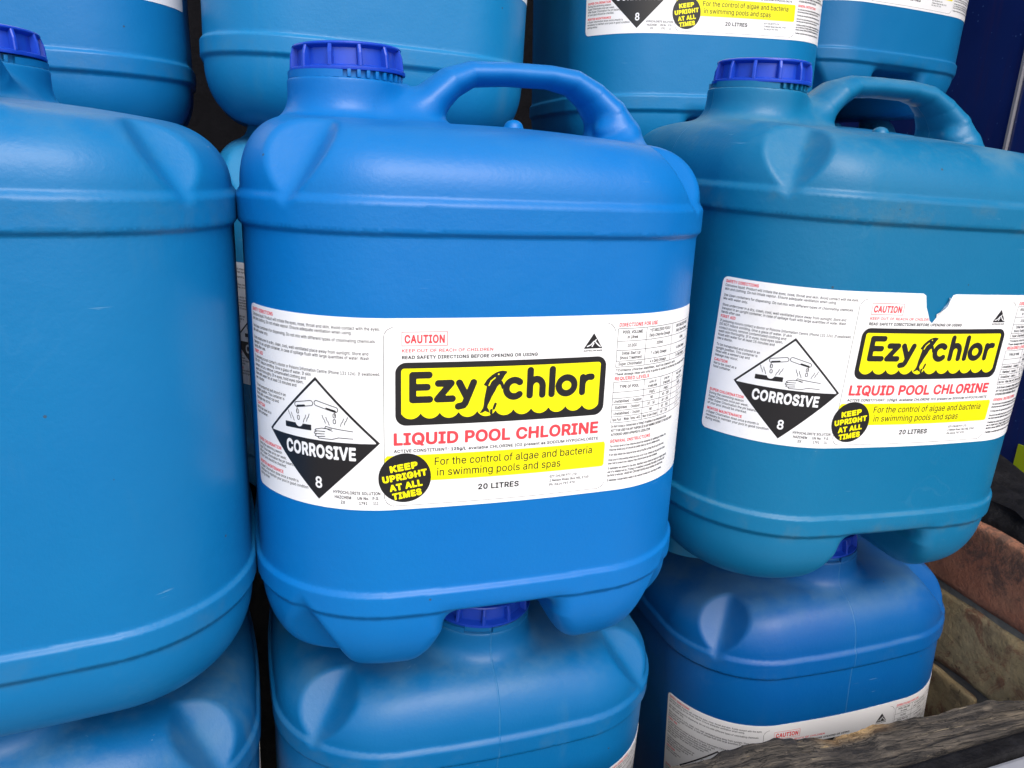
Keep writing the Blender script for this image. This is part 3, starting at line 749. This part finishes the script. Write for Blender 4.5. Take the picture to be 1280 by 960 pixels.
# ------------------------------------------------------------------ setting
def pt(x, y, z): return Vector((x, y, z+ZC))
AZ = math.radians(17)           # the bay is turned 17 degrees to the camera
EX = Vector((math.cos(AZ), math.sin(AZ), 0)); EY = Vector((-math.sin(AZ), math.cos(AZ), 0))
FRAME = Matrix(((EX.x, EY.x, 0, 0), (EX.y, EY.y, 0, 0), (0, 0, 1, 0), (0, 0, 0, 1)))   # bay coords -> world
def concrete(name, a, b, rough=.85):
    m, t, bs = mat(name); tc = N(t, 'ShaderNodeTexCoord'); P = tc.outputs['Object']
    n1 = ramp(t, noise(t, P, 6, 8, .65), .3, .75); n2 = ramp(t, noise(t, P, 90, 5, .7), .35, .75)
    c = mix(t, n1, a, b); c = mix(t, mth(t, 'MULTIPLY', n2, .4), c, tuple(.6*v for v in a))
    L(t, c, bs.inputs['Base Color']); bs.inputs['Roughness'].default_value = rough
    bu = N(t, 'ShaderNodeBump'); bu.inputs['Strength'].default_value = .6; bu.inputs['Distance'].default_value = 1
    L(t, mth(t, 'MULTIPLY', noise(t, P, 70, 6, .7), .004), bu.inputs['Height']); L(t, bu.outputs[0], bs.inputs['Normal'])
    return m
M_CON = concrete('ground_concrete', (.16, .155, .15), (.26, .25, .235)); M_SHADECON = concrete('shade_toned_concrete', (.025, .025, .025), (.05, .048, .045))  # second concrete, for the steps, has the shade behind the drums in its colour
bm = bmesh.new(); box(bm, (0, 0, -.05), (60, 60, .1)); g = obj('ground', bm, None, M_CON); g['kind'] = 'structure'; g.matrix_world = FRAME
def bay(p):                     # world xyz (camera height z) -> bay coords
    return FRAME.inverted() @ Vector((p[0], p[1], p[2]+ZC))
# step behind the front row on which the rear row stands
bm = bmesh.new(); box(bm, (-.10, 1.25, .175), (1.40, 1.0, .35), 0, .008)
s = obj('concrete_step', bm, None, M_SHADECON); s['kind'] = 'structure'; s.matrix_world = FRAME
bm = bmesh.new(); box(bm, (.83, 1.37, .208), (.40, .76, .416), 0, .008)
s = obj('concrete_step', bm, None, M_SHADECON); s['kind'] = 'structure'; s.matrix_world = FRAME

# brick wall along the right side of the bay
WX = .652                       # bay x of its face
WTOP = ZC-.322
def brickmat(name, cols, spots):
    m, t, b = mat(name); tc = N(t, 'ShaderNodeTexCoord'); oi = N(t, 'ShaderNodeObjectInfo')
    ad = N(t, 'ShaderNodeVectorMath', operation='ADD'); cb = N(t, 'ShaderNodeCombineXYZ'); L(t, mth(t, 'MULTIPLY', oi.outputs['Random'], 9), cb.inputs[0])
    L(t, tc.outputs['Object'], ad.inputs[0]); L(t, cb.outputs[0], ad.inputs[1]); P = ad.outputs[0]
    c = mix(t, ramp(t, noise(t, P, 16, 6, .7), .35, .68), *cols)
    c = mix(t, mth(t, 'MULTIPLY', ramp(t, noise(t, P, 24, 7, .78, .8), .48, .62), .85), c, spots)
    c = mix(t, mth(t, 'MULTIPLY', ramp(t, noise(t, P, 11, 5, .7), .50, .66), .6), c, (.11, .07, .045))
    c = mix(t, mth(t, 'MULTIPLY', ramp(t, noise(t, P, 130, 4, .7), .6, .72), .6), c, (.04, .035, .03))
    L(t, c, b.inputs['Base Color']); b.inputs['Roughness'].default_value = .9
    bu = N(t, 'ShaderNodeBump'); bu.inputs['Strength'].default_value = .8; bu.inputs['Distance'].default_value = 1
    L(t, mth(t, 'ADD', mth(t, 'MULTIPLY', noise(t, P, 60, 7, .75), .004), mth(t, 'MULTIPLY', noise(t, P, 260, 4, .7), .0012)), bu.inputs['Height']); L(t, bu.outputs[0], b.inputs['Normal'])
    return m
M_BR = brickmat('red_brick', ((.33, .12, .065), (.42, .18, .10)), (.10, .06, .045))
M_BC = brickmat('cream_brick', ((.40, .29, .14), (.50, .38, .20)), (.26, .11, .06))
M_BD = brickmat('dark_brick', ((.10, .07, .05), (.17, .11, .08)), (.06, .05, .045))
M_MORT = concrete('mortar', (.17, .15, .12), (.27, .24, .195), .95)
wall = thing('brick_wall', 'low wall of red and cream bricks at the lower right, behind the deep blue drum', 'wall', (0, 0, 0))
wall.matrix_world = FRAME
WY0, WY1, WTH = .10, .98, .11
bm = bmesh.new(); box(bm, (WX+WTH/2+.0008, (WY0+WY1)/2, (WTOP-.006)/2), (WTH-.004, WY1-WY0-.008, WTOP-.006))
obj('mortar', bm, wall, M_MORT)
def brick_mesh(L_, seed):
    from mathutils import noise as mn
    bm = bmesh.new(); bmesh.ops.create_cube(bm, size=1, matrix=Matrix.Diagonal((WTH, L_, .078, 1)))
    bmesh.ops.bevel(bm, geom=list(bm.edges), offset=.006, segments=3, affect='EDGES', profile=.6)
    bmesh.ops.subdivide_edges(bm, edges=[e for e in bm.edges if e.calc_length() > .02], cuts=9, use_grid_fill=True)
    off = Vector((seed*3.1, seed*1.7, 0))
    for v in bm.verts:
        p = v.co; d = mn.noise(p*28+off)*.0022+mn.noise(p*80+off)*.0016+mn.noise(p*190+off)*.0008
        edge = max(abs(p.y)/(L_/2), abs(p.z)/.039); d -= max(0, edge-.90)*.03*max(0, mn.noise(p*45+off*2)+.25)
        v.co = p+Vector((math.copysign(d, p.x), math.copysign(d*.6, p.y), math.copysign(d*.6, p.z)))
    me = bpy.data.meshes.new('brick'); bm.to_mesh(me); bm.free()
    me.polygons.foreach_set('use_smooth', [True]*len(me.polygons)); return me
BM = {(k, m): (lambda me, mm: (me.materials.append(mm), me)[1])(brick_mesh(.230 if k == 'f' else .110, ii), mm) for ii, (k, m, mm) in enumerate([(k, m, mm) for k in 'fh' for m, mm in (('r', M_BR), ('c', M_BC), ('d', M_BD))])}
course = 0; zt = WTOP
while zt > .02:
    y = {0: -.07, 1: -.12, 2: 0.0}.get(course, -.12 if course % 2 else 0)
    while y < WY1+.02:
        y0, y1 = max(y, WY0), min(y+.230, WY1)
        if y1-y0 > .06:
            kind = 'f' if y1-y0 > .2 else 'h'
            pick = {0: 'rrrr', 1: 'cccc', 2: 'drcr', 3: 'crdr'}.get(course, 'rdcr')
            o = obj('brick', BM[(kind, pick[int((y+1)*4.3) % 4])], wall)
            ln = .230 if kind == 'f' else .110
            o.location = (WX+WTH/2+random.uniform(-.0015, .0015), (y0+y1)/2, zt-.038); o.scale = (1, (y1-y0)/ln, 1); o.rotation_euler = (0, 0, random.uniform(-.006, .006))
        y += .240
    course += 1; zt -= .086
# black rubber sheet lying along the wall top
def rubber():
    m, t, b = mat('black_rubber'); tc = N(t, 'ShaderNodeTexCoord'); P = tc.outputs['Object']
    L(t, mix(t, ramp(t, noise(t, P, 40, 6, .7), .4, .75), (.006, .006, .007), (.018, .018, .020)), b.inputs['Base Color']); b.inputs['Roughness'].default_value = .7; b.inputs['Specular IOR Level'].default_value = .15
    bu = N(t, 'ShaderNodeBump'); bu.inputs['Strength'].default_value = .8; bu.inputs['Distance'].default_value = 1
    L(t, mth(t, 'MULTIPLY', noise(t, P, 120, 5, .7), .003), bu.inputs['Height']); L(t, bu.outputs[0], b.inputs['Normal']); return m
M_RUB = rubber()
bm = bmesh.new()
bmesh.ops.create_grid(bm, x_segments=20, y_segments=70, size=.5, matrix=Matrix.Translation((WX+.062, .54, WTOP+.020)) @ Matrix.Diagonal((.116, .86, 1, 1)))
for v in bm.verts:
    fx = (v.co.x-WX-.004)/.116
    v.co.z += .006*math.sin(v.co.y*23)+.004*math.sin(v.co.y*61+2)+.006*random.random()
    if fx < .12: v.co.z -= .016*(1-fx/.12)**.7; v.co.x += .006*math.sin(v.co.y*40)+.004*random.random()
ext = bmesh.ops.solidify(bm, geom=list(bm.faces), thickness=.018)
o = obj('rubber_mat', bm, None, M_RUB); smooth(o, 60); o.matrix_world = FRAME
o['label'] = 'crumbling black rubber mat lying on top of the brick wall'; o['category'] = 'mat'

# navy cabinet beyond the wall
def navy():
    m, t, b = mat('navy_paint'); tc = N(t, 'ShaderNodeTexCoord'); P = tc.outputs['Object']
    c = mix(t, ramp(t, noise(t, P, 3, 4), .3, .7), (.007, .022, .14), (.012, .036, .20))
    mp = N(t, 'ShaderNodeMapping'); mp.inputs['Scale'].default_value = (1, 9, .6); L(t, P, mp.inputs[0])
    c = mix(t, mth(t, 'MULTIPLY', ramp(t, noise(t, mp.outputs[0], 9, 3), .5, .75), .5), c, (.04, .03, .14))
    vo = N(t, 'ShaderNodeTexVoronoi'); vo.inputs['Scale'].default_value = 85; L(t, P, vo.inputs['Vector'])
    c = mix(t, mth(t, 'MULTIPLY', mth(t, 'LESS_THAN', vo.outputs['Distance'], .10), ramp(t, noise(t, P, 14, 2), .45, .6)), c, (.10, .20, .45))
    L(t, c, b.inputs['Base Color']); b.inputs['Roughness'].default_value = .28; return m
M_NAVY = navy()
CX = 1.06
cab = thing('cabinet', 'tall dark navy cabinet with a thin grey seam behind the drums at the right edge', 'cabinet'); cab.matrix_world = FRAME
bm = bmesh.new(); box(bm, (CX+.35, .4985, 1.025), (.70, .893, 1.65), 0, .006); obj('cabinet_door', bm, cab, M_NAVY)
bm = bmesh.new(); box(bm, (CX+.35, 1.6635, 1.025), (.70, 1.429, 1.65), 0, .006); obj('side_panel', bm, cab, M_NAVY)
bm = bmesh.new(); box(bm, (CX+.346, .947, 1.05), (.70, .0045, 1.62)); obj('seam_strip', bm, cab, flat('grey_seal', (.34, .33, .35), .5))
bm = bmesh.new(); box(bm, (CX+.37, 1.21, .0995), (.66, 2.3, .199)); obj('plinth', bm, cab, flat('cabinet_plinth', (.012, .012, .014), .5))
bm = bmesh.new(); box(bm, (CX-.0005, .462, .285), (.003, .70, .075)); obj('decal', bm, cab, flat('lime_print', (.55, .68, .02), .35))

# unseen back wall: its near-black colour paints in the deep shade of the gaps
M_BACK = concrete('back_wall_gap_shade', (.005, .005, .006), (.009, .009, .011))
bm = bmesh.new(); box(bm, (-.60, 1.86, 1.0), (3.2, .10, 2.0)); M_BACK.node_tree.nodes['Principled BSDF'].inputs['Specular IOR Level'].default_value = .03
M_SHADECON.node_tree.nodes['Principled BSDF'].inputs['Specular IOR Level'].default_value = .1
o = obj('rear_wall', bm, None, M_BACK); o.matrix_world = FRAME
o['label'] = 'unseen wall behind the rear drums, coloured near-black as the shade in the gaps'; o['category'] = 'wall'

# ------------------------------------------------------------------ weathered timber in front
def wood():
    m, t, b = mat('weathered_timber'); tc = N(t, 'ShaderNodeTexCoord'); P = tc.outputs['Object']
    mp = N(t, 'ShaderNodeMapping'); mp.inputs['Scale'].default_value = (.09, 1, 1); L(t, P, mp.inputs[0]); Q = mp.outputs[0]
    f = noise(t, Q, 210, 6, .7, .4); g_ = noise(t, Q, 60, 5, .65, .6)
    c = mix(t, ramp(t, f, .35, .68), (.018, .016, .014), (.125, .105, .082))
    c = mix(t, mth(t, 'MULTIPLY', ramp(t, g_, .5, .72), .55), c, (.17, .135, .09))
    c = mix(t, ramp(t, noise(t, Q, 130, 4, .6, .8), .66, .74), c, (.30, .22, .11))
    c = mix(t, mth(t, 'MULTIPLY', ramp(t, noise(t, P, 26, 5, .7), .45, .7), .6), c, (.022, .020, .022))
    mp2 = N(t, 'ShaderNodeMapping'); mp2.inputs['Scale'].default_value = (.035, 1, 1); L(t, P, mp2.inputs[0])
    ck = noise(t, mp2.outputs[0], 240, 3, .6, .3); crack = mth(t, 'SUBTRACT', 1, ramp(t, mth(t, 'ABSOLUTE', mth(t, 'SUBTRACT', ck, .5)), .004, .022), True)
    c = mix(t, mth(t, 'MULTIPLY', crack, .75), c, (.004, .004, .004))
    fl = ramp(t, noise(t, mp2.outputs[0], 420, 4, .7), .62, .70); c = mix(t, mth(t, 'MULTIPLY', fl, .8), c, (.34, .28, .19))
    at = N(t, 'ShaderNodeAttribute', attribute_name='split'); fr = mth(t, 'MULTIPLY', at.outputs['Fac'], ramp(t, noise(t, Q, 90, 4, .7), .2, .5))
    c = mix(t, fr, c, mix(t, ramp(t, f, .35, .65), (.26, .14, .05), (.50, .33, .14)))
    L(t, c, b.inputs['Base Color']); b.inputs['Roughness'].default_value = .85
    bu = N(t, 'ShaderNodeBump'); bu.inputs['Strength'].default_value = .9; bu.inputs['Distance'].default_value = 1
    L(t, mth(t, 'SUBTRACT', mth(t, 'ADD', mth(t, 'MULTIPLY', f, .004), mth(t, 'MULTIPLY', noise(t, P, 500, 4, .7), .0012)), mth(t, 'MULTIPLY', crack, .0025)), bu.inputs['Height']); L(t, bu.outputs[0], b.inputs['Normal']); return m
def vnoise(x, seed):
    r = np.random.default_rng(seed); g = r.random(4000); i = math.floor(x); f = x-i; f = f*f*(3-2*f); i %= 3990
    return g[i]*(1-f)+g[i+1]*f-.5
LP0 = Vector((.267, .500, -.4175+ZC)); LD = Vector((math.sin(R(73.25)), math.cos(R(73.25)), 0)); LN = Vector((LD.y, -LD.x, 0))  # LN points to the viewer
def build_timber():
    bm = bmesh.new(); n = 420; X0, X1 = -.55, .75
    prof = []
    WT, HT = .042, .240
    # cross-section (c: towards viewer, z down from the top), many points on the visible top
    prof = [(0, -HT), (0, -.10), (-.001, -.03), (0, -.012), (.001, -.004)]
    prof += [(.003+.034*i/16, .0) for i in range(17)]
    prof += [(.0395, -.002), (.042, -.006), (.0425, -.03), (.042, -.09), (.042, -HT)]
    rows = []; lay = bm.verts.layers.float.new('split')
    for i in range(n+1):
        s = X0+(X1-X0)*i/n; row = []
        taper = 1.04-.25*max(0, min(1, (s-.02)/.08))
        for j, (c, z) in enumerate(prof):
            cc = c*taper if c > 0 else c
            rz = 0
            back = max(0, 1-abs(c)/.035)
            if z > -.05:
                rz += .006*vnoise(s*9, 1)*back+.004*vnoise(s*31, 2)*back+.003*vnoise(s*90+j*.2, 3)*back+.0015*vnoise(s*230, 4)*back
                rz += .0025*vnoise(s*5+c*260, 5)+.0012*vnoise(s*9+c*900, 6)+.0010*vnoise(s*14+c*2300, 7)+.008*math.exp(-((s+.060)/.05)**2)*(1-max(c, 0)/.06)
                rz -= .004*(c/.042)**2
                # torn splinter
                g_ = math.exp(-((s-.010)/.024)**2); rz -= .004*g_*back*(1 if s < .03 else .4); rz += .004*math.exp(-((s-.034)/.009)**2)*back
            cn = cc+.003*vnoise(s*14, 8)*(1 if c < .01 else 0)+.002*vnoise(s*50+z*90, 9)
            p = LP0+LD*s+LN*cn; v = bm.verts.new((s, -cn, LP0.z+z+rz)); row.append(v)
            v[lay] = max(0, math.exp(-((s-.014)/.032)**4))*max(0, 1-abs(c-.001)/.010)*(1 if z > -.02 else 0)
        rows.append(row)
    for a, b in zip(rows, rows[1:]):
        for j in range(len(prof)-1): bm.faces.new((a[j], b[j], b[j+1], a[j+1]))
        bm.faces.new((a[-1], b[-1], b[0], a[0]))
    bm.faces.new(rows[0]); bm.faces.new(rows[-1][::-1])
    bmesh.ops.recalc_face_normals(bm, faces=bm.faces)
    o = obj('timber_sleeper', bm, None, wood()); smooth(o, 55)
    o.matrix_world = Matrix(((LD.x, -LN.x, 0, LP0.x), (LD.y, -LN.y, 0, LP0.y), (0, 0, 1, 0), (0, 0, 0, 1)))
    o['label'] = 'weathered dark timber sleeper with a splintered pale edge across the lower right corner'; o['category'] = 'timber'
    return o
build_timber()
# pale panel with black rubber edge, nearest the viewer
sh = thing('metal_panel', 'pale grey panel with a thick black edge strip in the extreme lower right corner', 'panel')
PD = Vector((math.sin(R(69.1)), math.cos(R(69.1)), 0)); PN = Vector((PD.y, -PD.x, 0))
P0 = LP0+LD*.10+LN*.0517; P0.z = ZC-.424
sh.matrix_world = Matrix(((PD.x, -PN.x, 0, P0.x), (PD.y, -PN.y, 0, P0.y), (0, 0, 1, P0.z), (0, 0, 0, 1)))
bm = bmesh.new(); box(bm, (.10, .0075, -.022), (.9, .0150, .055), 0, .003); obj('edge_strip', bm, sh, M_RUB)
mp_, t_, b_ = mat('pale_grey_paint'); tc_ = N(t_, 'ShaderNodeTexCoord')
L(t_, mix(t_, ramp(t_, noise(t_, tc_.outputs['Object'], 12, 6), .3, .7), (.27, .28, .31), (.34, .35, .38)), b_.inputs['Base Color']); b_.inputs['Roughness'].default_value = .45
bm = bmesh.new(); box(bm, (.10, -.152, -.131), (.88, .302, .262), 0, .003); obj('panel_body', bm, sh, mp_)
